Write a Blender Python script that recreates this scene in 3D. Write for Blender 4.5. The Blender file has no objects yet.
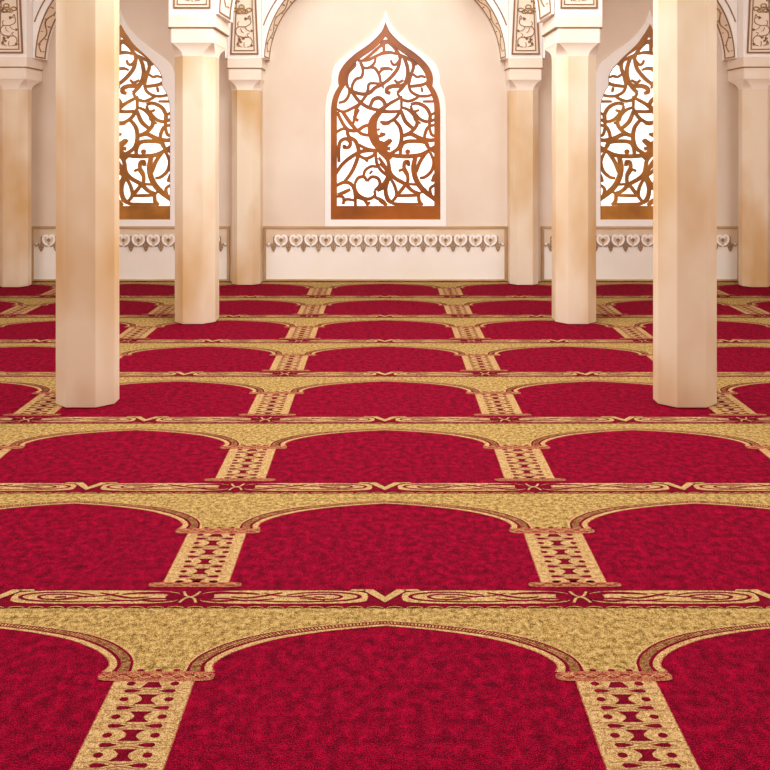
import bpy, bmesh, math, random
from mathutils import Vector
random.seed(4)
C = bpy.context.scene.collection
S = bpy.context.scene
# ---------------------------------------------------------------- camera
F = 850.0; H = 1.7; HY = 138.0
cam_d = bpy.data.cameras.new('camera'); cam = bpy.data.objects.new('camera', cam_d); C.objects.link(cam)
cam.location = (0, 0, H); cam.rotation_euler = (math.radians(90), 0, 0)
cam_d.sensor_width = 36; cam_d.lens = 36 * F / 770; cam_d.shift_y = -(385 - HY) / 770
cam_d.clip_start = 0.05
S.camera = cam
# ---------------------------------------------------------------- world, lights, exposure
w = bpy.data.worlds.new('world'); S.world = w; w.use_nodes = True
bg = w.node_tree.nodes['Background']; bg.inputs[0].default_value = (1.0, 0.975, 0.95, 1); bg.inputs[1].default_value = 2.0
def area(name, loc, rot, sx, sy, power, col):
    l = bpy.data.lights.new(name, 'AREA'); l.shape = 'RECTANGLE'; l.size = sx; l.size_y = sy
    l.energy = power; l.color = col
    o = bpy.data.objects.new(name, l); C.objects.link(o); o.location = loc; o.rotation_euler = rot
    return o
area('nave_overhead_fill', (0, 5.6, 4.55), (0, 0, 0), 2.2, 7.0, 262, (0.93, 0.98, 1.0))  # added, unseen overhead lamp brightening the nave-facing column faces
area('aisle_fill_left', (-4.4, 4.5, 4.4), (0, 0, 0), 1.6, 5.0, 165, (0.95, 0.98, 1.0))  # added, unseen fill lamp brightening the left side bay
area('aisle_fill_right', (4.4, 4.5, 4.4), (0, 0, 0), 1.6, 5.0, 165, (0.95, 0.98, 1.0))  # matching added fill for the right side bay
area('rear_fill_light', (0, -2.3, 2.6), (math.radians(90), 0, 0), 7.0, 2.6, 26, (0.98, 0.98, 0.96))  # added fill from behind the camera; the rear wall has no window
for _y in (5.3, 7.0):      # unseen point lamps, added above the frame to brighten inner column faces
    _l = bpy.data.lights.new('nave_fill_light', 'POINT'); _l.energy = 48; _l.shadow_soft_size = .35; _l.color = (0.96, 0.98, 1.0)
    _o = bpy.data.objects.new('nave_fill_light', _l); C.objects.link(_o); _o.location = (0, _y, 3.45)
S.view_settings.view_transform = 'Standard'; S.view_settings.look = 'None'
S.view_settings.exposure = 0.0; S.view_settings.gamma = 1.0; S.view_settings.use_curve_mapping = False
try:
    S.cycles.max_bounces = 8; S.cycles.diffuse_bounces = 5; S.cycles.use_denoising = True
except Exception: pass

# ---------------------------------------------------------------- materials
def srgb(r, g, b):
    f = lambda c: (c/255/12.92) if c/255 <= .04045 else ((c/255+.055)/1.055)**2.4
    return (f(r), f(g), f(b), 1)
def mat(name, base, rough=.6, var=None, scale=3.0, detail=4, bump=0, bscale=80, spec=.3, stretch=(1,1,1), lo=.35, hi=.65, metal=0):
    m = bpy.data.materials.new(name); m.use_nodes = True; nt = m.node_tree
    b = nt.nodes['Principled BSDF']; b.inputs['Roughness'].default_value = rough
    b.inputs['Specular IOR Level'].default_value = spec; b.inputs['Metallic'].default_value = metal
    b.inputs['Base Color'].default_value = base
    tc = nt.nodes.new('ShaderNodeTexCoord')
    if var:
        mp = nt.nodes.new('ShaderNodeMapping'); mp.inputs['Scale'].default_value = stretch
        nt.links.new(tc.outputs['Object'], mp.inputs[0])
        n = nt.nodes.new('ShaderNodeTexNoise'); n.inputs['Scale'].default_value = scale; n.inputs['Detail'].default_value = detail
        nt.links.new(mp.outputs[0], n.inputs['Vector'])
        r = nt.nodes.new('ShaderNodeValToRGB'); r.color_ramp.elements[0].position = lo; r.color_ramp.elements[1].position = hi
        r.color_ramp.elements[0].color = base; r.color_ramp.elements[1].color = var
        nt.links.new(n.outputs['Fac'], r.inputs[0]); nt.links.new(r.outputs[0], b.inputs['Base Color'])
    if bump:
        n2 = nt.nodes.new('ShaderNodeTexNoise'); n2.inputs['Scale'].default_value = bscale
        nt.links.new(tc.outputs['Object'], n2.inputs['Vector'])
        bp = nt.nodes.new('ShaderNodeBump'); bp.inputs['Strength'].default_value = bump; bp.inputs['Distance'].default_value = .004
        nt.links.new(n2.outputs['Fac'], bp.inputs['Height']); nt.links.new(bp.outputs[0], b.inputs['Normal'])
    return m
def pile(name, cols, s1, s2, wa=.62):
    """woven pile: fine tuft noise over larger tonal blotches"""
    m = bpy.data.materials.new(name); m.use_nodes = True; nt = m.node_tree; L = nt.links
    b = nt.nodes['Principled BSDF']; b.inputs['Roughness'].default_value = .95; b.inputs['Specular IOR Level'].default_value = .05
    tc = nt.nodes.new('ShaderNodeTexCoord')
    def noise(sc, det, rg=.5):
        n = nt.nodes.new('ShaderNodeTexNoise'); n.inputs['Scale'].default_value = sc; n.inputs['Detail'].default_value = det
        n.inputs['Roughness'].default_value = rg
        L.new(tc.outputs['Object'], n.inputs['Vector']); return n.outputs['Fac']
    def math_(op, a, v):
        n = nt.nodes.new('ShaderNodeMath'); n.operation = op; L.new(a, n.inputs[0])
        if isinstance(v, (int, float)): n.inputs[1].default_value = v
        else: L.new(v, n.inputs[1])
        return n.outputs[0]
    a = noise(s1, 2); c = noise(s2, 5, .7)
    mix = math_('ADD', math_('MULTIPLY', a, wa), math_('MULTIPLY', c, 1-wa))
    r = nt.nodes.new('ShaderNodeValToRGB'); e = r.color_ramp.elements
    e[0].position = .41; e[0].color = cols[0]; e[1].position = .60; e[1].color = cols[2]
    k = r.color_ramp.elements.new(.5); k.color = cols[1]
    L.new(mix, r.inputs[0]); L.new(r.outputs[0], b.inputs['Base Color'])
    bp = nt.nodes.new('ShaderNodeBump'); bp.inputs['Strength'].default_value = .6; bp.inputs['Distance'].default_value = .003
    L.new(a, bp.inputs['Height']); L.new(bp.outputs[0], b.inputs['Normal'])
    return m
M = {}
M['wall'] = mat('cream_plaster', srgb(228,210,190), .8, srgb(236,222,205), 1.1, bump=.1)
M['stone'] = mat('mottled_cream_stone', srgb(238,222,196), .4, srgb(214,176,124), 1.7, 3, stretch=(1,1,.5), lo=.40, hi=.68, spec=.4)
M['stone_pale'] = mat('pale_stone', srgb(246,236,222), .45, srgb(242,226,204), 2.0, 3)
M['white'] = mat('white_plaster', srgb(254,251,246), .6)
M['panel'] = mat('ivory_panel', srgb(250,245,236), .6, srgb(246,238,224), 1.5)
M['frame_tan'] = mat('tan_moulding', srgb(206,176,138), .5, srgb(180,140,98), 1.2)
M['lace_tan'] = mat('tan_frieze', srgb(236,220,194), .6, srgb(220,196,168), 1.3)
M['lace_dark'] = mat('brown_frieze_lines', srgb(160,130,100), .6)
M['line'] = mat('brown_gilt_line', srgb(146,104,62), .5)
M['line_dark'] = mat('dark_grey_line', srgb(110,92,84), .5)
M['gold'] = mat('gold_ornament', srgb(186,146,84), .4, srgb(120,92,60), 14)
M['inlay'] = mat('ivory_inlay', srgb(250,236,216), .6)
M['wood'] = mat('amber_wood', srgb(176,98,34), .4, srgb(132,74,28), 2.2, 3, spec=.4, stretch=(1,1,1), lo=.3, hi=.7)
M['wood_side'] = mat('honey_wood', srgb(196,134,58), .4, srgb(160,104,44), 3.2, 4, spec=.4, lo=.38, hi=.62)
M['red'] = pile('crimson_pile', [srgb(62,0,16), srgb(108,0,27), srgb(164,2,44)], 260, 26, .6)
M['tan'] = pile('gold_pile', [srgb(92,64,26), srgb(156,124,68), srgb(194,164,106)], 240, 46, .45)
M['tan_light'] = pile('pale_gold_pile', [srgb(130,92,50), srgb(176,140,88), srgb(202,170,120)], 300, 60)
M['dred'] = pile('dark_crimson_pile', [srgb(70,0,16), srgb(104,2,26), srgb(130,10,34)], 300, 40)
M['rose'] = pile('rose_pile', [srgb(114,36,30), srgb(152,80,58), srgb(186,130,88)], 320, 70)
M['floor'] = mat('grey_stone_floor', srgb(170,158,144), .6)
M['glass'] = bpy.data.materials.new('window_glass'); M['glass'].use_nodes = True
_n = M['glass'].node_tree; _n.nodes.remove(_n.nodes['Principled BSDF'])
_t = _n.nodes.new('ShaderNodeBsdfTransparent'); _g = _n.nodes.new('ShaderNodeBsdfGlossy'); _m = _n.nodes.new('ShaderNodeMixShader')
_t.inputs[0].default_value = (1, .99, .985, 1); _g.inputs['Roughness'].default_value = .05; _m.inputs[0].default_value = .04
_n.links.new(_t.outputs[0], _m.inputs[1]); _n.links.new(_g.outputs[0], _m.inputs[2]); _n.links.new(_m.outputs[0], _n.nodes['Material Output'].inputs[0])

# ---------------------------------------------------------------- mesh helpers
class MB:
    def __init__(s): s.v = []; s.f = []; s.m = []
    def poly(s, pts, mi=0):
        i = len(s.v); s.v += [tuple(p) for p in pts]; s.f.append(tuple(range(i, i+len(pts)))); s.m.append(mi)
    def loft(s, rings, closed=True, caps=True, mi=0):
        i = len(s.v); n = len(rings[0])
        for r in rings: s.v += [tuple(p) for p in r]
        for a in range(len(rings)-1):
            for k in range(n if closed else n-1):
                k2 = (k+1) % n
                s.f.append((i+a*n+k, i+a*n+k2, i+(a+1)*n+k2, i+(a+1)*n+k)); s.m.append(mi)
        if caps and closed:
            s.f.append(tuple(i+k for k in reversed(range(n)))); s.m.append(mi)
            s.f.append(tuple(i+(len(rings)-1)*n+k for k in range(n))); s.m.append(mi)
    def box(s, x0, x1, y0, y1, z0, z1, mi=0):
        s.loft([[(x0,y0,z),(x1,y0,z),(x1,y1,z),(x0,y1,z)] for z in (z0, z1)], mi=mi)
    def build(s, name, mats, parent=None, bevel=0, smooth=False):
        me = bpy.data.meshes.new(name); me.from_pydata(s.v, [], s.f)
        if not isinstance(mats, (list, tuple)): mats = [mats]
        for m in mats: me.materials.append(m)
        for p, mi in zip(me.polygons, s.m): p.material_index = mi; p.use_smooth = smooth
        o = bpy.data.objects.new(name, me); C.objects.link(o)
        bm = bmesh.new(); bm.from_mesh(me); 
        if s.recalc: bmesh.ops.recalc_face_normals(bm, faces=bm.faces)
        bm.to_mesh(me); bm.free()
        if bevel:
            b = o.modifiers.new('bevel', 'BEVEL'); b.width = bevel; b.segments = 2; b.limit_method = 'ANGLE'
        if parent:
            o.parent = parent; o.location = -parent.location
        return o
    recalc = True
def thing(name, label, cat, loc, group=None, kind=None):
    o = bpy.data.objects.new(name, None); C.objects.link(o); o.location = loc; o.empty_display_size = .1
    if kind: o['kind'] = kind
    else: o['label'] = label; o['category'] = cat
    if kind and label: o['label'] = label; o['category'] = cat
    if group: o['group'] = group
    return o
def spline(pts, n=6, closed=False):
    """Catmull-Rom through 2-D points"""
    P = [Vector(p) for p in pts]; out = []
    if len(P) == 2 and not closed:
        return [P[0].lerp(P[1], t/n) for t in range(n+1)]
    N = len(P); seg = N if closed else N-1
    for i in range(seg):
        p1, p2 = P[i], P[(i+1) % N]
        p0 = P[(i-1) % N] if (closed or i > 0) else p1*2-p2
        p3 = P[(i+2) % N] if (closed or i+2 < N) else p2*2-p1
        for k in range(n):
            t = k/n
            out.append(.5*((2*p1)+(p2-p0)*t+(2*p0-5*p1+4*p2-p3)*t*t+(3*p1-p0-3*p2+p3)*t**3))
    out.append(P[0].copy() if closed else P[-1].copy())
    return out
def ribbon2d(pts, w, taper=0.0):
    """left and right offset outlines of a 2-D path; taper: 0 none, 1 pointed ends"""
    n = len(pts); L = []; R = []
    for i, p in enumerate(pts):
        d = (pts[min(i+1, n-1)] - pts[max(i-1, 0)])
        if d.length < 1e-9: d = Vector((1, 0))
        d.normalize(); nn = Vector((-d.y, d.x)); t = i/(n-1)
        ww = w/2 * ((1-taper) + taper*math.sin(math.pi*min(max(t, .04), .96))**.6)
        L.append(p+nn*ww); R.append(p-nn*ww)
    return L, R
_off = [0]
def relief(mb, pts, w, y0, y1, taper=0.0, mi=0, mp=None, xf=None):
    """ribbon standing on a wall plane: front at y0, back at y1; mp maps 2-D to (x, z)"""
    if mp is None: mp = lambda p: (p.x, p.y)
    L, R = ribbon2d(pts, w, taper)
    _off[0] = (_off[0]+1) % 101; e = _off[0]*.00005
    rings = []
    for a, b in zip(L, R):
        (ax, az), (bx, bz) = mp(a), mp(b)
        rings.append([(ax, y0-e, az), (bx, y0-e, bz), (bx, y1, bz), (ax, y1, az)])
    mb.loft(rings, mi=mi)
def disc(mb, c, rx, rz, y0, y1, mi=0, n=10, rot=0):
    ring = []
    for k in range(n):
        a = 2*math.pi*k/n; u, v = rx*math.cos(a), rz*math.sin(a)
        ring.append((c[0]+u*math.cos(rot)-v*math.sin(rot), c[1]+u*math.sin(rot)+v*math.cos(rot)))
    mb.loft([[(x, y0, z) for x, z in ring], [(x, y1, z) for x, z in ring]], mi=mi)
def px(x, y, d):
    return ((x-385)*d/F, H-(y-HY)*d/F)

# ---------------------------------------------------------------- structure
WALL = 10.085; SX = 6.5; TOP = 4.7; REAR = -2.6
def struct(name, mb, m, **k):
    o = mb.build(name, m, **k); o['kind'] = 'structure'; return o
b = MB(); b.box(-SX-.3, SX+.3, REAR-.3, WALL+.3, -.25, -.016); struct('floor', b, M['floor'])
b = MB(); b.box(-SX-.3, -SX, REAR, WALL, -.016, TOP); struct('wall_left', b, M['wall'])
b = MB(); b.box(SX, SX+.3, REAR, WALL, -.016, TOP); struct('wall_right', b, M['wall'])
b = MB(); b.box(-SX-.3, SX+.3, REAR-.3, REAR, -.016, TOP); struct('wall_rear', b, M['wall'])
b = MB()
b.box(-SX-.3, -1.2, REAR-.3, WALL+.3, TOP, TOP+.2); b.box(1.2, SX+.3, REAR-.3, WALL+.3, TOP, TOP+.2)
b.box(-1.2, 1.2, REAR-.3, 1.9, TOP, TOP+.2); b.box(-1.2, 1.2, 9.2, WALL+.3, TOP, TOP+.2)  # unseen slot over the nave, added to let light in
struct('ceiling', b, M['wall'])

# window outlines (photo pixels relative to the window axis x; half outlines from the apex down)
OUT = [(0,22),(2,27.5),(5,32.9),(15.7,43.6),(30,53.6),(40,62.9),(45.7,71.4),(47.6,80),(46.4,85.7),(50.8,92.9),(53.6,101.4),(54.6,110),(54.7,219.5)]
INN = [(0,36.4),(3,40.2),(11.4,48.6),(27.3,60),(37.2,70),(40.8,78.6),(40.0,84.8),(45,92.9),(48.2,102.9),(48.7,112),(48.7,206)]
WHT = [(0,10.5),(3,19),(7.2,27),(20,40.7),(40,55.7),(50,64.3),(53.8,74.3),(54.0,82),(55.6,88),(58.5,96),(60,106),(60.4,118),(60.5,226.3)]
def half(o, notch):
    a = spline(o[:notch+1], 5); bb = spline(o[notch:-1], 5)
    return a[:-1] + bb + [Vector(o[-1])]
def outline(o, notch, cx):
    h_ = half(o, notch)
    return [(cx+p.x, p.y) for p in h_] + [(cx-p.x, p.y) for p in reversed(h_[1:])]
def side_out():
    pts = []
    a = half(OUT, 8); bq = half(INN, 6)
    for p in bq[:-1]:
        # nearest point of the outer outline, blended: full at the apex, almost nothing on the flanks
        q = min(a[:-1], key=lambda r: (r-p).length)
        t = max(.16, min(1, 1-(p.y-38)/30))
        pts.append(p.lerp(q, t) if p.y > 36.6 else Vector((0, 24)))
    pts.append(Vector((49.6, 206))); pts.append(Vector((49.6, 219.5)))
    return pts
WIN = [(385.6, False, True), (121.0, False, False), (649.5, True, False)]
# back wall with three real openings
b = MB(); b.box(-SX-.3, SX+.3, WALL, WALL+.3, -.016, TOP); wallb = struct('wall_back', b, M['wall'])
for cx, mir, cen in WIN:
    c = MB(); pts = [px(x, y, WALL) for x, y in outline([(p[0]*.985, p[1]+(-.9 if i else 1.0)) for i, p in enumerate(OUT)], 8, cx)]
    c.loft([[(x, WALL-.2, z) for x, z in pts], [(x, WALL+.5, z) for x, z in pts]]); co = c.build('cutter', M['wall'])
    md = wallb.modifiers.new('b', 'BOOLEAN'); md.operation = 'DIFFERENCE'; md.object = co; md.solver = 'EXACT'
    dg = bpy.context.evaluated_depsgraph_get(); nm = bpy.data.meshes.new_from_object(wallb.evaluated_get(dg))
    wallb.modifiers.clear(); wallb.data = nm; bpy.data.objects.remove(co)
# low skirting on the side walls
for s_, nme in ((-1, 'baseboard_left'), (1, 'baseboard_right')):
    b = MB(); x = s_*SX; b.box(min(x, x-s_*.03), max(x, x-s_*.03), REAR, WALL, .004, .12); struct(nme, b, M['white'])
b = MB()
for x0, x1 in ((-SX+.03, -4.56), (4.56, SX-.03)): b.box(x0, x1, WALL-.03, WALL, .004, .12)
struct('baseboard_back', b, M['white'])

# ---------------------------------------------------------------- carpet
PITCH = .0006865*F*H; CW = .849*H
NC = 9; WID = NC*CW/2
cb = MB(); cb.recalc = False
CY1 = WALL-.004; CY0 = REAR+.01
cb.box(-WID+.004, WID-.004, CY0, CY1, -.0155, 0, 0)
RED, TAN, DRED, ROSE, TANL = 0, 1, 2, 3, 4
LZ = .0006
def cpt(ci, n, dx, v):
    return ((ci*.849+dx)*H, (n+.2195-v)*PITCH)
_cz = [0]
def cpoly(ci, n, pts, layer, mi, dz=0):
    P = [cpt(ci, n, *p) for p in pts]
    if max(p[1] for p in P) > CY1 or min(p[1] for p in P) < CY0:
        P = [(x, min(max(y, CY0), CY1)) for x, y in P]
        if max(p[1] for p in P)-min(p[1] for p in P) < 1e-5: return
    if max(abs(p[0]) for p in P) > WID-.004: P = [(min(max(x, -WID+.004), WID-.004), y) for x, y in P]
    a = sum(P[i][0]*P[(i+1) % len(P)][1]-P[(i+1) % len(P)][0]*P[i][1] for i in range(len(P)))
    if abs(a) < 1e-9: return
    if a < 0: P.reverse()
    cb.poly([(x, y, layer*LZ+dz) for x, y in P], mi)
def crib(ci, n, pts, w, layer, mi, taper=0, seg=4, mirror=False):
    """stroke; w in dx units, proportionally scaled in v"""
    for s_ in ((1, -1) if mirror else (1,)):
        ps = spline([(x*s_, v*H/PITCH*.62) for x, v in pts], seg)
        k = .62*H/PITCH
        L, R = ribbon2d(ps, w, taper); _cz[0] = (_cz[0]+1) % 11
        for i in range(len(L)-1):
            cpoly(ci, n, [(L[i].x, L[i].y/k), (R[i].x, R[i].y/k), (R[i+1].x, R[i+1].y/k), (L[i+1].x, L[i+1].y/k)], layer, mi, (_cz[0]+1)*.00004)
def cell(ci, n, dx, v, rx, rv, layer, mi, N=10):
    cpoly(ci, n, [(dx+rx*math.cos(2*math.pi*k/N), v+rv*math.sin(2*math.pi*k/N)) for k in range(N)], layer, mi)
def resample(pts, N):
    s = spline(pts, 8); L = [0]
    for i in range(1, len(s)): L.append(L[-1]+(s[i]-s[i-1]).length)
    out = []; j = 0
    for k in range(N+1):
        t = L[-1]*k/N
        while j < len(s)-2 and L[j+1] < t: j += 1
        f = (t-L[j])/max(L[j+1]-L[j], 1e-9); out.append(s[j].lerp(s[j+1], min(max(f, 0), 1)))
    return out
NA = 34
AIN = resample([(0,.236),(.065,.252),(.14,.2775),(.217,.317),(.269,.361),(.299,.396),(.319,.434),(.3255,.465),(.318,.492)], NA)
AOUT = resample([(0,.205),(.08,.222),(.168,.250),(.243,.282),(.308,.332),(.352,.393),(.369,.439),(.372,.465),(.3735,.492)], NA)
HC = .849/2
for n in range(-2, 11):
    for ci in range(-4, 5):
        fine = (n >= 1) and abs(ci)*.849*H < .47*(n+1.3)*PITCH + CW
        # border band
        cpoly(ci, n, [(-HC,-.004),(HC,-.004),(HC,.124),(-HC,.124)], 1, DRED)
        for s_ in (1, -1):
            ring = []
            for k in range(28):
                a = 2*math.pi*k/28; ca, sa = math.cos(a), math.sin(a)
                ring.append((s_*(.2195+.183*abs(ca)**.55*(1 if ca > 0 else -1)), .048+.0455*abs(sa)**.45*(1 if sa > 0 else -1)))
            cpoly(ci, n, ring, 2, TANL)
        if fine:
            for pts, ww in (([(.215,.036),(.175,.020),(.115,.016),(.066,.030),(.056,.052),(.085,.072),(.14,.080),(.21,.082),(.29,.074)], .0055),
                            ([(.20,.050),(.165,.034),(.120,.030),(.095,.044),(.108,.062),(.15,.066),(.185,.058)], .005),
                            ([(.155,.048),(.13,.050)], .006),
                            ([(.13,.072),(.175,.050),(.235,.040),(.265,.022)], .004),
                            ([(.225,.020),(.262,.040),(.30,.056),(.335,.048)], .0065),
                            ([(.24,.060),(.28,.072),(.33,.072)], .005),
                            ([(.275,.030),(.32,.020),(.365,.022),(.392,.040)], .008),
                            ([(.392,.034),(.40,.05),(.392,.066)], .012),
                            ([(.30,.078),(.345,.060),(.385,.062)], .006)):
                crib(ci, n, pts, ww*1.75, 3, DRED, .5, 3, True)
            for s_ in (1, -1):
                cell(ci, n, s_*.388, .048, .017, .029, 3, DRED)
                crib(ci, n, [(s_*.390,.026),(s_*.360,.018),(s_*.315,.026)], .016, 3, DRED, .7, 3)
                crib(ci, n, [(s_*.390,.070),(s_*.360,.078),(s_*.325,.072)], .014, 3, DRED, .7, 3)
        for s_ in (1, -1):      # chevron in the middle of the field and twigs
            cpoly(ci, n, [(s_*.050,.000),(s_*.026,-.002),(0,.050),(0,.088)], 5, TANL)
            cpoly(ci, n, [(s_*.078,.008),(s_*.072,-.003),(s_*.040,-.002),(s_*.044,.009)], 5, TANL)
            crib(ci, n, [(s_*(HC-.018),.012),(s_*(HC-.010),.040),(s_*HC,.050)], .006, 4, TANL, 0, 3)
            crib(ci, n, [(s_*(HC-.018),.088),(s_*(HC-.010),.060),(s_*HC,.050)], .006, 4, TANL, 0, 3)
        # scalloped thread under the band
        if fine:
            for k in range(20):
                x0 = -HC+.849*k/20; dxk = .849/20
                crib(ci, n, [(x0+.004,.1215),(x0+dxk*.5,.1135),(x0+dxk-.004,.1215)], .0036, 4, TANL, .4, 2)
        # gold ground above the arch
        for s_ in (1, -1):
            for i in range(NA):
                a, c = AOUT[i], AOUT[i+1]
                cpoly(ci, n, [(s_*a.x,.122),(s_*c.x,.122),(s_*c.x,c.y+.002),(s_*a.x,a.y+.002)], 1, TAN)
            cpoly(ci, n, [(s_*.3735,.122),(s_*HC,.122),(s_*HC,.500),(s_*.3735,.500)], 1, TAN)
            def ringband(t0, t1, mi, layer, alt=None):
                for i in range(NA):
                    a0, a1 = AOUT[i].lerp(AIN[i], t0), AOUT[i].lerp(AIN[i], t1)
                    c0, c1 = AOUT[i+1].lerp(AIN[i+1], t0), AOUT[i+1].lerp(AIN[i+1], t1)
                    cpoly(ci, n, [(s_*a0.x,a0.y),(s_*c0.x,c0.y),(s_*c1.x,c1.y),(s_*a1.x,a1.y)], layer, mi)
                    if alt is not None:
                        for q in (0, .5):
                            g0, g1 = a0.lerp(c0, q), a1.lerp(c1, q+.2 if q < .6 else q)
                            h0, h1 = a0.lerp(c0, q+.2), a1.lerp(c1, min(q+.42, 1))
                            cpoly(ci, n, [(s_*g0.x,g0.y),(s_*h0.x,h0.y),(s_*h1.x,h1.y),(s_*g1.x,g1.y)], layer+1, alt)
            ringband(-.10, 0, TANL, 2); ringband(0, .12, DRED, 2); ringband(.12, .50, TAN, 2, DRED if fine else None)
            ringband(.50, .66, DRED, 2); ringband(.66, .94, TANL, 2); ringband(.94, 1.0, ROSE, 2)
        # pilaster between two niches, centred on the cell edge
        X0 = HC
        cpoly(ci, n, [(X0-.0745,.535),(X0+.0745,.535),(X0+.0745,.950),(X0-.0745,.950)], 2, ROSE)
        cpoly(ci, n, [(X0-.0725,.535),(X0+.0725,.535),(X0+.0725,.950),(X0-.0725,.950)], 3, TANL)
        for v0, v1, hw in ((.492,.541,.108),(.944,.980,.104)):
            vm = (v0+v1)/2; ring = []
            for k in range(24):
                a = 2*math.pi*k/24; ca, sa = math.cos(a), math.sin(a)
                ring.append((X0+hw*abs(ca)**.25*(1 if ca > 0 else -1), vm+(v1-v0)/2*abs(sa)**.6*(1 if sa > 0 else -1)))
            cpoly(ci, n, ring, 4, ROSE)
            if fine:
                crib(ci, n, [(X0-hw*.95+hw*1.9*k/10, vm+(v1-v0)*.22*(1 if k % 2 else -1)) for k in range(11)], .0034, 5, DRED, .2, 3)
                crib(ci, n, [(X0-hw*.95+hw*1.9*k/10, vm-(v1-v0)*.22*(1 if k % 2 else -1)) for k in range(11)], .0030, 5, TANL, .2, 3)
                for k in range(3): cell(ci, n, X0-.034+.034*k, v0-.006, .007, .006, 4, DRED, 8)
        for k in range(6):
            vc = .549+.0782*k
            if vc > .945: continue
            e0, e1 = max(vc-.023, .545), min(vc+.023, .942)
            cpoly(ci, n, [(X0-.020,e0),(X0+.020,e0),(X0+.009,vc-.006),(X0+.009,vc+.006),(X0+.020,e1),(X0-.020,e1),(X0-.009,vc+.006),(X0-.009,vc-.006)] if k else
                  [(X0-.010,.545),(X0+.010,.545),(X0+.019,e1),(X0-.019,e1)], 4, DRED)
            for s_ in (1, -1):
                cell(ci, n, X0+s_*.040, vc+(.004 if k == 0 else 0), .0085, .0105, 4, DRED, 8)
                if vc+.039 < .94:
                    cpoly(ci, n, [(X0+s_*.014,vc+.0391),(X0+s_*.030,vc+.031),(X0+s_*.043,vc+.0305),(X0+s_*.047,vc+.0391),(X0+s_*.043,vc+.0475),(X0+s_*.030,vc+.047)], 4, DRED)
            if fine and vc+.039 < .94:
                for q in (-1, 1): crib(ci, n, [(X0-.066,vc+.039+q*.012),(X0-.03,vc+.039+q*.013),(X0,vc+.039+q*.004),(X0+.03,vc+.039+q*.013),(X0+.066,vc+.039+q*.012)], .0022, 4, ROSE, .5, 3)
carpet = cb.build('prayer_carpet', [M['red'], M['tan'], M['dred'], M['rose'], M['tan_light']])
carpet['label'] = 'crimson wall-to-wall prayer carpet with rows of gold arched niches'; carpet['category'] = 'carpet'

# ---------------------------------------------------------------- arabesque panels
VINE = [([(350,175),(385,195),(380,235),(330,260),(270,262),(243,300),(262,345),(325,362),(375,362),(402,400),(385,445),(350,455)],7),
        ([(268,262),(262,225),(275,210)],6), ([(290,275),(300,305),(320,318)],5), ([(330,262),(352,290),(395,310)],5),
        ([(300,355),(312,385),(340,350)],5), ([(260,345),(285,380),(270,430),(300,455)],6), ([(325,410),(322,445),(335,460)],5),
        ([(265,400),(255,440),(290,450)],5), ([(370,360),(350,335),(372,325)],5), ([(360,175),(375,155),(385,185)],6)]
LEAF = [(338,185,16),(396,300,13),(276,385,17),(262,425,13),(292,408,12),(395,440,15),(318,375,11),(240,30,14),(268,18,12)]
def panel(parent, front, cx, z0, sc, mirror=False, top=1.3, name='ornament_panel', knot_up=True, taper=.0, rect=None):
    """framed panel with knot and vine; sc = metres per photo pixel at its depth; cx axis; z0 bottom"""
    hb, ht = 13.4*sc, 11.0*sc
    if rect: hb = ht = rect
    def hw(z): return hb+(ht-hb)*min((z-z0)/(54*sc), 2.2)
    g = MB(); zs = [z0+top*k/6 for k in range(7)]
    g.loft([[(cx-hw(z), front-.004, z), (cx+hw(z), front-.004, z), (cx+hw(z), front, z), (cx-hw(z), front, z)] for z in zs])
    po = g.build(name, M['inlay'], parent)
    l = MB()
    for ins, wd in ((0, 1.5*sc), (3.3*sc, .8*sc)):
        path = [Vector((cx-hw(z)+ins, z)) for z in reversed([max(z, z0+ins) for z in zs])] + [Vector((cx+hw(z)-ins, z)) for z in [max(z, z0+ins) for z in zs]]
        for i in range(len(path)-1):
            if (path[i]-path[i+1]).length > 1e-4:
                dd = (path[i+1]-path[i]).normalized()*wd*.5
                relief(l, [path[i]-dd, path[i+1]+dd], wd, front-.011, front-.003)
    bo = l.build('border', M['line'], parent)
    o = MB(); sg = -1 if mirror else 1
    def mp(p): return (cx+sg*(p.x-325)/9.618*sc, z0+(520-p.y)/9.618*sc)
    rep = [0]
    while z0+(rep[-1]+1)*54*sc < z0+top: rep.append(rep[-1]+1)
    for r in rep:
        def mpr(p, r=r): a, c = mp(p); return (a, c+r*55*sc)
        if z0+(r*55+50)*sc > z0+top: break
        for pts, wd in VINE:
            relief(o, spline([Vector(p) for p in pts], 5), wd, front-.009, front-.003, .3, 0, mpr)
        for x, z, rr in LEAF:
            q = mpr(Vector((x, z)))
            for a in (0, 2.1, 4.2): disc(o, (q[0]+.5*rr/9.618*sc*math.cos(a), q[1]+.5*rr/9.618*sc*math.sin(a)), rr*.55/9.618*sc, rr*.55/9.618*sc, front-.010, front-.003, 0, 7)
    o.build('scrollwork', M['line'], parent)
    k = MB()
    for r in rep:
        if z0+(r*55+50)*sc > z0+top: break
        for ex, ez, rx, rz in ((300,72,26,20),(245,100,27,17),(370,100,27,17),(300,108,40,24),(335,118,26,16),(275,118,26,16)):
            q = mp(Vector((ex, ez))); ring = [Vector((q[0]+rx/9.618*sc*math.cos(t*math.pi/8), q[1]+r*55*sc+rz/9.618*sc*math.sin(t*math.pi/8))) for t in range(17)]
            relief(k, ring, .95*sc, front-.011, front-.003)
    k.build('knot', M['gold'], parent)

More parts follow.
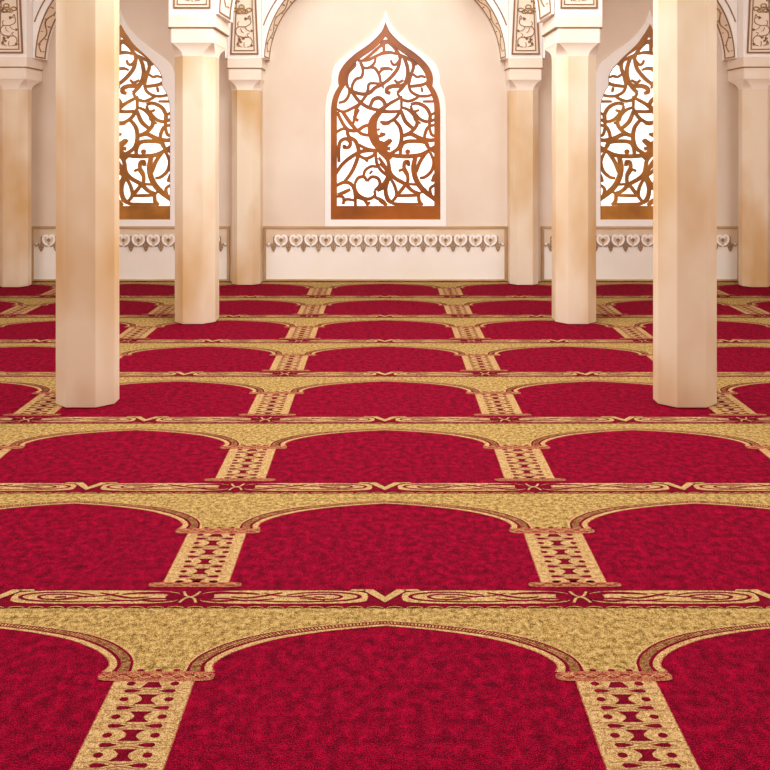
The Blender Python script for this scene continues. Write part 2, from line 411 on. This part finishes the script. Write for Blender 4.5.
# ---------------------------------------------------------------- columns
def oct_ring(cx, yf, hw, a, dep, z, clip=None, cy=None, dz=None):
    """octagon with front face at yf; hw half width, a half front face, dep total depth"""
    c = hw-a; cd = c if dz is None else dz
    pts = [(-a,yf),(a,yf),(hw,yf+cd),(hw,yf+dep-cd),(a,yf+dep),(-a,yf+dep),(-hw,yf+dep-cd),(-hw,yf+cd)]
    return [(cx+x, min(y, clip) if clip else y, z) for x, y in pts]
def column(cx, d, label, group, sc, abZ, depth=.37, hw=.188, a=.091, clip=None, adep=None, ab=.2155, bl=.196, exf=.03, panels=False, mirror=False, rect=None, blocktop=TOP-.01, cdz=None):
    """d: distance of the front face. abZ: (block bottom, abacus bottom, bell step, shaft top)"""
    z_top, z_ab, z_step, z_sh = abZ
    t = thing('column', label, 'column', (cx, d+depth/2, .004), group); t['kind'] = 'thing'
    s = MB()
    s.loft([oct_ring(cx, d, hw, a, depth, z, clip, dz=cdz) for z in (.004, z_sh)])
    s.build('shaft', M['stone'], t, bevel=.004)
    k = MB(); adep = adep or depth+.06
    eb = adep-depth-exf; ex = exf; rings = []
    rings.append(oct_ring(cx, d, hw, a, depth, z_sh, clip, dz=cdz))
    for q in range(1, 9):
        tt = q/8; e = 1-math.sqrt(max(0, 1-tt**2.0))   # quarter curve, flaring outwards at the top
        e = tt**2.2
        W_ = hw+(bl-hw)*e; A_ = a+(bl-.012-a)*(tt**1.7)
        rings.append(oct_ring(cx, d-ex*.85*e, W_, A_, depth+(ex+eb)*.85*e, z_sh+(z_step-z_sh)*tt, clip))
    rings.append(oct_ring(cx, d-ex*.92, bl+.002, bl-.010, depth+(ex+eb)*.92, z_step+.004, clip))
    rings.append(oct_ring(cx, d-ex*.92, bl+.002, bl-.010, depth+(ex+eb)*.92, z_ab, clip))
    k.loft(rings); k.build('capital', M['stone_pale'], t)
    g = MB(); g.loft([oct_ring(cx, d-ex-.003, ab+.001, ab-.004, adep+.006, z, clip) for z in (z_ab, z_ab+.012)])
    g.build('abacus_moulding', M['line'], t)
    g = MB(); g.loft([oct_ring(cx, d-ex, ab, ab-.005, adep, z, clip) for z in (z_ab+.012, z_top)])
    g.build('abacus', M['stone_pale'], t, bevel=.003)
    g = MB(); g.loft([oct_ring(cx, d-ex+.004, ab-.002, ab-.004, adep-.008, z, clip) for z in (z_top, blocktop)])
    g.build('impost_block', M['white'], t)
    if panels:
        if rect: panel(t, d-ex+.004, cx, z_top+6.5*sc, sc, mirror, .9, rect=rect)
        else: panel(t, d-ex+.004, cx, z_top+4.2*sc, sc, mirror, 1.1)
    return t
# distances from the base line of each column in the photo
def dist(y): return F*H/(y-HY)
dF, dM, dB, dO = dist(408.5), dist(324.6), dist(285.3), dist(287.6)
XF, XM, XB, XO = 1.921, 1.760, 1.618, 4.258
ZF = (3.05, 2.92, 2.80, 2.68)
def zz(y, d): return H-(y-HY)*d/F
ZM = (zz(14.2,dM-.03), zz(28.3,dM-.03), zz(43,dM-.03), zz(56,dM))
ZB = (zz(58,dB-.03), zz(68.8,dB-.03), zz(80,dB-.03), zz(90,dB))
for s_, side in ((-1, 'left'), (1, 'right')):
    column(XF*s_+.008, dF, 'nearest octagonal cream stone column on the %s, its top out of the picture' % side, 'nearest pair of columns', 1.7/270.5, ZF, depth=.26, hw=.188, a=.093, cdz=.08)
    column(s_*XM+(.008 if s_ < 0 else 0), dM, 'middle octagonal column on the %s with square capital, just in front of the arched window' % side, 'middle pair of columns', 1.7/186.5, ZM, adep=.66, panels=True, mirror=s_ > 0, rect=17.8*1.7/186.5)
    XX = XB
    column(s_*XB, dB, 'slim column against the back wall, %s of the central window' % side, 'columns against the back wall', 1.7/147.2, ZB, clip=WALL-.002, ab=.198, bl=.187, hw=.167, a=.089, depth=.26 if XX == XO else .37, adep=.50, cdz=.08, panels=True, mirror=s_ > 0)
    XX = XO
    column(s_*XO, dO, 'column against the back wall at the far %s edge of the picture' % side, 'columns against the back wall', 1.7/149.8, ZB, clip=WALL-.002, ab=.198, bl=.187, hw=.167, a=.089, depth=.26 if XX == XO else .37, adep=.50, cdz=.08, panels=True, mirror=s_ > 0)

# ---------------------------------------------------------------- arches
def arch(label, x0, x1, zs, ztop, yf, yb, rise, sp0, sp1, sc, group, pad=.026):
    """x0..x1 front opening at the springing; splay sp0 at the foot growing to sp1 at the crown"""
    t = thing('arch', label, 'arch', ((x0+x1)/2, (yf+yb)/2, zs), group)
    xc = (x0+x1)/2; E = (x1-x0)/2; R = E-pad; N = 40
    def P(th, ins, yy):     # th 0..pi from right foot; ins insets the curve
        return (xc+(R-ins)*math.cos(th), yy, zs+(rise-ins)*math.sin(th))
    def sp(th): return sp0+(sp1-sp0)*math.sin(th)**1.0
    y1 = yf+(yb-yf)*.8
    m = MB()
    for s_ in (1, -1): m.box(min(xc+s_*R, xc+s_*(E-.001)), max(xc+s_*R, xc+s_*(E-.001)), yf, yb, zs, ztop)
    for i in range(N):
        a, c = math.pi*i/N, math.pi*(i+1)/N
        def top(p): return (p[0], p[1], ztop)
        A, Cc = P(a, 0, yf), P(c, 0, yf)
        m.poly([A, Cc, top(Cc), top(A)])
        A2, C2 = P(a, sp(a), yb), P(c, sp(c), yb)
        m.poly([top(A2), top(C2), C2, A2])
        m.poly([top(A), top(Cc), top(C2), top(A2)])
        B1, D1 = P(a, sp(a), y1), P(c, sp(c), y1)
        m.poly([B1, D1, Cc, A]); m.poly([A2, C2, D1, B1])
        if i in (0, N-1):
            e, e1, e2 = (A, B1, A2) if i == 0 else (Cc, D1, C2)
            m.poly([e, e1, e2, top(e2), top(e)])
    m.build('spandrel', M['white'], t)
    # ornament strip on the splay
    def Q(th, u, lift):
        a, bq = Vector(P(th, 0, yf)), Vector(P(th, sp(th), y1)); p = a.lerp(bq, u)
        nrm = Vector((-math.cos(th)*1.0, -.45, -math.sin(th))).normalized(); return p+nrm*lift
    st = MB(); ln = MB(); vn = MB()
    t0, t1, NN = .012, math.pi-.012, 72
    def strip(mb, ua, ub, l0, l1, a=t0, e=t1, wob=None, n=NN):
        rings = []
        for i in range(n+1):
            th = a+(e-a)*i/n; o = wob(i) if wob else 0
            rings.append([Q(th, ua+o, l1), Q(th, ub+o, l1), Q(th, ub+o, l0), Q(th, ua+o, l0)])
        mb.loft(rings)
    strip(st, .05, .93, -.002, .002)
    st.build('ornament_band', M['inlay'], t)
    strip(ln, .03, .10, 0, .007); strip(ln, .88, .97, 0, .007)
    strip(ln, .03, .97, 0, .006, t0-.004, t0+.008, n=2); strip(ln, .03, .97, 0, .006, t1-.008, t1+.004, n=2)
    # outer incised line on the face
    off = .062
    rings = []
    for i in range(61):
        th = .1+(math.pi-.2)*i/60
        def O(o): return (xc+(R+o)*math.cos(th), zs+(rise+o)*math.sin(th))
        a, c = O(off), O(off+.013)
        if abs(c[0]-xc) > E-.004: continue
        rings.append([(a[0],yf-.006,a[1]),(c[0],yf-.006,c[1]),(c[0],yf,c[1]),(a[0],yf,a[1])])
    ln.loft(rings); ln.build('border_line', M['line'], t)
    NV = 180
    rings = []
    for i in range(NV+1):
        th = .07+(math.pi-.14)*i/NV; o = .5+.20*math.sin(i*.42)
        rings.append([Q(th, o-.05, .006), Q(th, o+.05, .006), Q(th, o+.05, .0), Q(th, o-.05, .0)])
    vn.loft(rings)
    for k in range(46):
        th = .08+(math.pi-.16)*k/45; u = .5+(.22 if k % 2 else -.22)
        r_ = .10+.06*((k*7) % 3)/2; dth = r_*.16*.22
        ring = [(th+dth*math.cos(q*math.pi/4)*1.3, u+r_*math.sin(q*math.pi/4)) for q in range(8)]
        vn.loft([[Q(a, b_, .0) for a, b_ in ring], [Q(a, b_, .008) for a, b_ in ring]])
    vn.build('scrollwork', M['gold'], t)
    return t
ya = dB-.026
bw = .1985
arch('pale ornamented arch on the back wall, over the central window', -(XB-bw), XB-bw, ZB[0], TOP-.012, ya, WALL-.002, 1.22, .03, .085, 1.7/147, 'arches along the back wall')
arch('pale ornamented arch on the back wall, over the left window', -(XO-bw), -(XB+bw), ZB[0], TOP-.012, ya, WALL-.002, 1.16, .03, .085, 1.7/147, 'arches along the back wall')
arch('pale ornamented arch on the back wall, over the right window', XB+bw, XO-bw, ZB[0], TOP-.012, ya, WALL-.002, 1.16, .03, .085, 1.7/147, 'arches along the back wall')
arch('nearer arch springing from the two middle columns, mostly above the picture', -(XM-.222), XM-.222, ZM[0]+.003, TOP-.012, dM-.026, dM+.58, 1.45, .02, .07, 1.7/186, 'arch over the middle columns')

# ---------------------------------------------------------------- windows
ST = {'A': (325,10,7), 'B': (380,10,7), 'C': (325,110,6.417), 'D': (380,110,6.417)}
STR = [
 ('A',20,[(455,225),(410,235),(350,285),(290,335),(245,365)]),('A',18,[(415,235),(412,300)]),
 ('A',20,[(455,300),(400,305),(340,330),(300,350),(230,355)]),('A',18,[(250,360),(270,402),(310,402),(345,370),(355,330)]),
 ('A',20,[(245,365),(265,420),(255,468),(215,485),(190,530),(192,570)]),('A',20,[(300,402),(345,405),(378,450),(390,510)]),
 ('A',20,[(385,515),(312,515),(300,560),(285,600),(245,655),(215,700),(205,760)]),
 ('A',24,[(160,545),(200,572),(260,588),(310,580),(350,545),(400,520),(455,480)]),
 ('A',24,[(165,545),(200,590),(240,640),(300,680),(370,700),(460,712)]),
 ('A',20,[(95,650),(140,635),(168,590),(170,545)]),('A',20,[(75,690),(130,712),(200,682),(250,650)]),
 ('A',26,[(315,675),(338,628),(378,615),(412,640),(425,685)]),('A',26,[(460,650),(400,690),(360,730),(335,775)]),
 ('A',18,[(375,445),(405,415),(460,410)]),('A',14,[(400,500),(408,550)]),('A',20,[(215,690),(240,710)]),
 ('A',24,[(170,352),(210,380),(160,440),(150,500),(160,545)]),
 ('B',22,[(0,235),(40,215),(65,230),(100,262),(135,310),(175,330),(230,360),(260,385)]),('B',20,[(28,230),(25,300)]),
 ('B',20,[(0,302),(60,295),(130,308)]),('B',18,[(130,310),(138,345),(112,380),(88,378),(75,350)]),
 ('B',24,[(145,325),(128,400),(95,450),(50,495),(0,528)]),('B',18,[(0,410),(50,406),(90,420)]),
 ('B',26,[(165,325),(190,390),(195,450),(180,505),(150,550),(120,580)]),('B',22,[(225,355),(235,400),(215,460),(200,530)]),
 ('B',28,[(190,505),(150,530),(90,532),(52,548),(48,575),(75,582)]),('B',18,[(100,488),(125,508),(165,490)]),
 ('B',18,[(225,445),(260,468),(290,462),(320,472)]),('B',22,[(195,535),(240,532),(300,522),(340,500)]),
 ('B',20,[(200,530),(220,572),(270,600),(330,602),(375,590)]),('B',20,[(120,580),(150,622),(200,638),(250,620),(280,598)]),
 ('B',18,[(148,600),(150,640),(150,690)]),('B',22,[(135,618),(60,660),(0,715)]),('B',22,[(0,712),(80,712),(140,708)]),
 ('B',24,[(215,662),(260,652),(320,680),(350,730),(352,775)]),('B',20,[(145,678),(200,700),(238,740),(245,775)]),
 ('B',18,[(215,668),(232,710),(275,700)]),('B',18,[(390,715),(352,740),(345,775)]),('B',20,[(150,690),(120,740),(85,775)]),
 ('B',16,[(290,540),(298,575)]),('B',18,[(300,640),(380,640)]),
 ('C',56,[(375,-5),(320,50),(303,110),(315,180),(350,235),(420,250)]),('C',18,[(417,85),(380,90),(358,72)]),
 ('C',18,[(325,165),(355,168),(388,152)]),('C',22,[(340,205),(380,215),(417,190)]),('C',14,[(335,130),(352,120)]),
 ('C',22,[(78,10),(105,70),(145,125),(205,132),(250,105),(300,90)]),('C',24,[(108,5),(160,80),(205,132)]),
 ('C',20,[(205,130),(240,155),(300,165)]),('C',18,[(70,145),(110,122),(150,125)]),('C',16,[(190,45),(180,90)]),('C',22,[(210,5),(190,50),(215,70)]),
 ('C',22,[(90,335),(88,260),(97,205),(132,185),(162,208),(152,238),(122,240),(125,222)]),
 ('C',24,[(140,120),(152,170),(195,200),(215,260),(205,320),(170,400),(120,468)]),
 ('C',24,[(65,415),(110,350),(170,300),(240,265),(320,260),(380,270),(425,315)]),('C',20,[(215,222),(270,250),(330,260)]),
 ('C',20,[(213,290),(260,312),(310,292),(322,265)]),('C',18,[(255,312),(275,332)]),
 ('C',22,[(65,490),(120,465),(165,475),(190,520),(195,615)]),
 ('C',20,[(190,475),(212,437),(250,430),(270,458)]),('C',20,[(270,458),(300,430),(340,440),(352,480),(318,518)]),
 ('C',20,[(318,518),(318,552),(275,572),(222,552),(195,515),(190,475)]),('C',18,[(245,432),(258,388),(298,362),(335,366)]),('C',14,[(285,410),(305,390)]),
 ('C',20,[(325,268),(332,340),(362,390),(415,432)]),('C',22,[(345,305),(385,365),(402,425),(392,485),(335,520)]),
 ('C',18,[(75,555),(115,560),(120,605)]),('C',22,[(80,545),(120,530),(162,510)]),('C',18,[(110,605),(135,575),(185,580)]),
 ('C',20,[(195,560),(250,575),(275,612)]),('C',22,[(320,560),(370,585),(395,615)]),('C',22,[(420,420),(388,500),(398,570),(425,598)]),
 ('C',18,[(265,612),(290,592)]),('C',22,[(75,250),(95,230)]),
 ('D',20,[(0,75),(50,80),(100,50),(132,8)]),('D',24,[(90,60),(130,115),(138,185),(118,245),(60,285)]),
 ('D',18,[(0,150),(35,158)]),('D',24,[(0,205),(40,222),(75,190)]),('D',24,[(135,5),(165,75),(220,125)]),
 ('D',22,[(185,-5),(222,40),(238,90),(200,140),(145,165)]),('D',20,[(215,10),(260,60),(310,75),(355,58)]),('D',14,[(240,72),(262,88)]),
 ('D',20,[(355,95),(312,108),(290,150),(285,190)]),('D',18,[(318,110),(330,155),(355,170)]),('D',18,[(320,60),(318,110)]),
 ('D',26,[(150,165),(200,155),(260,182),(320,195),(360,188)]),('D',24,[(130,285),(135,240),(158,208),(210,200),(290,208),(312,240)]),
 ('D',26,[(-5,238),(60,285),(140,297),(220,295),(280,280),(355,235)]),
 ('D',20,[(290,208),(312,242),(355,272)]),('D',32,[(228,295),(216,380),(238,460),(285,520),(355,575)]),
 ('D',22,[(300,270),(258,330),(232,400)]),('D',20,[(322,272),(345,330),(332,390),(290,430),(255,438)]),
 ('D',22,[(195,352),(180,350),(182,332),(160,335),(155,370),(175,410),(178,460),(160,480)]),('D',18,[(118,392),(148,385),(172,420)]),
 ('D',24,[(-5,270),(48,320),(65,400),(100,440),(160,475),(210,520),(262,540)]),('D',28,[(0,340),(40,378),(52,430),(22,480),(-5,498)]),
 ('D',20,[(62,435),(40,500),(48,560),(85,600),(160,605),(270,605)]),('D',20,[(65,435),(95,490),(105,550),(70,598)]),
 ('D',22,[(165,478),(108,552)]),('D',20,[(100,552),(240,548)]),('D',22,[(248,540),(252,585),(275,612)]),('D',16,[(180,475),(240,480)]),
 ('D',18,[(355,478),(322,508),(335,565)]),('D',20,[(352,412),(335,462)]),('D',22,[(-5,580),(45,612)]),
 ('D',20,[(262,530),(300,510)]),
]
def window(idx, cx, mir, cen, label):
    X, Z = px(cx, 226, WALL)
    t = thing('window_%d' % idx, label, 'window', (X, WALL, Z), kind='structure')
    ow = half(WHT, 8); inner = half(OUT, 8) if cen else side_out()
    sg = -1 if mir else 1
    def m2(x, y, d=WALL): return px(cx+x, y, d)
    def full(h_): return [(p.x, p.y) for p in h_]+[(-p.x, p.y) for p in reversed(h_[1:])]
    def framebetween(a, c, y0, y1, m, name, skipbottom=False, d=WALL):
        # resample both halves to the same count by arc length
        def rs(h_, N=60):
            L = [0]
            for i in range(1, len(h_)): L.append(L[-1]+(h_[i]-h_[i-1]).length)
            out = []; j = 0
            for k in range(N+1):
                tt = L[-1]*k/N
                while j < len(h_)-2 and L[j+1] < tt: j += 1
                out.append(h_[j].lerp(h_[j+1], min(1, (tt-L[j])/max(1e-9, L[j+1]-L[j]))))
            return out
        A, B_ = rs(a), rs(c); fa, fc = full(A), full(B_); g = MB()
        ra = [m2(x, y, d) for x, y in fa]; rc = [m2(x, y, d) for x, y in fc]
        rings = [[(p[0],y0,p[1]),(q[0],y0,q[1]),(q[0],y1,q[1]),(p[0],y1,p[1])] for p, q in zip(ra, rc)]
        rings.append(rings[0]) 
        g.loft(rings, caps=False)
        return g.build(name, m, t)
    wd = M['wood'] if cen else M['wood_side']
    framebetween(ow, [p for p in (half(OUT, 8) if cen else inner)], WALL-.022, WALL-.001, M['white'], 'surround')
    framebetween(half(OUT, 8) if cen else inner, half(INN, 6), WALL-.008, WALL+.05, wd, 'window_frame')
    g = MB()
    for tag_, wdt, pts in STR:
        ox, oy, s = ST[tag_]
        pp = spline([Vector((ox+x/s, oy+y/s)) for x, y in pts], 5)
        relief(g, pp, wdt/s*1.12, WALL+.008, WALL+.034, .25 if wdt < 50 else .85, 0, lambda p: px(cx+sg*(p.x-385.6), p.y, WALL))
    q = px(cx+sg*(380+178/6.417-385.6), 110+268/6.417, WALL); disc(g, q, .031, .031, WALL+.0075, WALL+.034, 0, 14)
    g.build('tracery', wd, t)
    g = MB(); ring = [m2(x*1.02, y) for x, y in full(half(INN, 6))]
    g.loft([[(x, WALL+.062, z) for x, z in ring], [(x, WALL+.068, z) for x, z in ring]])
    g.build('pane', M['glass'], t)
window(1, *WIN[0], 'central arched window with amber wooden arabesque tracery and crescent')
window(2, *WIN[1], 'left arched window half hidden by the nearest left column')
window(3, *WIN[2], 'right arched window half hidden by the nearest right column')

# ---------------------------------------------------------------- dado panels with frieze
def dado(x0, x1, label, phase, hidden_edges=()):
    d = WALL; sc = d/F
    X0, Zt = px(x0, 226, d); X1, Zb = px(x1, 281.6, d); Zb = max(Zb, .006)
    t = thing('dado_panel', label, 'wall panel', ((X0+X1)/2, d, Zb), 'dado panels under the windows')
    g = MB(); g.box(X0+.02, X1-.02, d-.012, d-.001, Zb+.015, Zt-.02); g.build('panel_board', M['panel'], t)
    g = MB(); fw = 2.7*sc
    g.box(X0, X1, d-.024, d-.001, Zt-.032, Zt); g.box(X0, X1, d-.024, d-.001, Zb, Zb+.022)
    g.box(X0, X0+fw, d-.024, d-.001, Zb+.022, Zt-.032); g.box(X1-fw, X1, d-.024, d-.001, Zb+.022, Zt-.032)
    g.build('frame', M['frame_tan'], t, bevel=.004)
    P_ = 14.93*sc; xa, xb = X0+fw, X1-fw; ztop = Zt-.032
    def z(y): return H-(y-HY)*sc
    # tan ground with scalloped lower edge and pendants
    g = MB(); n = int((xb-xa)/P_*16); 
    def low(x):
        u = ((x-phase)/P_) % 1.0     # pendants at u = 0
        a = min(u, 1-u)
        zl = z(244.6)+ (z(242.2)-z(244.6))*math.sin(math.pi*min(1, a/.5))   # scallop
        if a < .17: zl = min(zl, z(244.5) - (z(244.5)-z(250.6))*(1-(a/.17)**1.6))
        return zl
    for i in range(n):
        a, c = xa+(xb-xa)*i/n, xa+(xb-xa)*(i+1)/n
        g.loft([[(a,d-.016,low(a)),(c,d-.016,low(c)),(c,d-.016,ztop),(a,d-.016,ztop)],[(a,d-.012,low(a)),(c,d-.012,low(c)),(c,d-.012,ztop),(a,d-.012,ztop)]])
    g.build('frieze', M['lace_tan'], t)
    wg = MB(); dk = MB(); k0 = int(math.floor((xa-phase)/P_))-1
    zc = z(240)
    for k in range(k0, k0+int((xb-xa)/P_)+4):
        xp = phase+k*P_; xm = xp+P_/2
        def ok(a, c): return a > xa+.001 and c < xb-.001
        U = P_/14.93
        for s_ in (1, -1):
            pts = [(s_*.6,-5.2),(s_*3.6,-3.6),(s_*5.6,-.2),(s_*5.2,3.4),(s_*2.6,4.6),(s_*.9,3.2),(s_*2.2,1.9)]
            pp = spline([Vector((xm+x*U, zc+y*U)) for x, y in pts], 4)
            if ok(min(p.x for p in pp)-.01, max(p.x for p in pp)+.01):
                relief(wg, pp, 2.0*U, d-.020, d-.015, .35)
                p2 = spline([Vector((xm+x*U, zc+y*U)) for x, y in [(s_*1.2,-6.4),(s_*4.8,-4.6),(s_*7.0,-.4),(s_*6.6,4.4)]], 4)
                relief(dk, p2, .7*U, d-.019, d-.015, .3)
        if ok(xm-.04, xm+.04):
            for x, y, r in ((-1.1,.1,.9),(1.1,.1,.9),(0,.9,.9),(0,-1.2,.9)): disc(dk, (xm+x*U, zc+y*U), r*U, r*U, d-.021, d-.015, 0, 8)
        if ok(xp-.04, xp+.04):
            pen = spline([Vector((xp+x*U, z(yy))) for x, yy in [(-2.6,243.2),(-1.9,247.3),(0,251),(1.9,247.3),(2.6,243.2)]], 4)
            relief(dk, pen, .8*U, d-.019, d-.0125)
            relief(dk, [Vector((xp, z(236.5))), Vector((xp, z(243))), Vector((xp, z(250.4)))], .9*U, d-.019, d-.0125)
            for q in (1, -1):
                relief(dk, [Vector((xp+q*1.1*U, z(243))), Vector((xp+q*1.0*U, z(248)))], .5*U, d-.019, d-.0125)
                relief(dk, spline([Vector((xp+q*2.6*U, z(243.2))), Vector((xp+q*4.6*U, z(246))), Vector((xp+q*7.2*U, z(243.6)))], 3), .7*U, d-.019, d-.0125)
    wg.build('scrollwork', M['white'], t); dk.build('leafwork', M['lace_dark'], t)
# phase: a pendant stands at photo x = 393.2
ph = px(378.3+14.93, 0, WALL)[0]
dado(263.6, 507.0, 'ivory dado panel with lace frieze below the central window', ph)
dado(31.6, 229.8, 'ivory dado panel with lace frieze below the left window', px(41.8, 0, WALL)[0])
dado(541.2, 739.4, 'ivory dado panel with lace frieze below the right window', px(729.6, 0, WALL)[0])
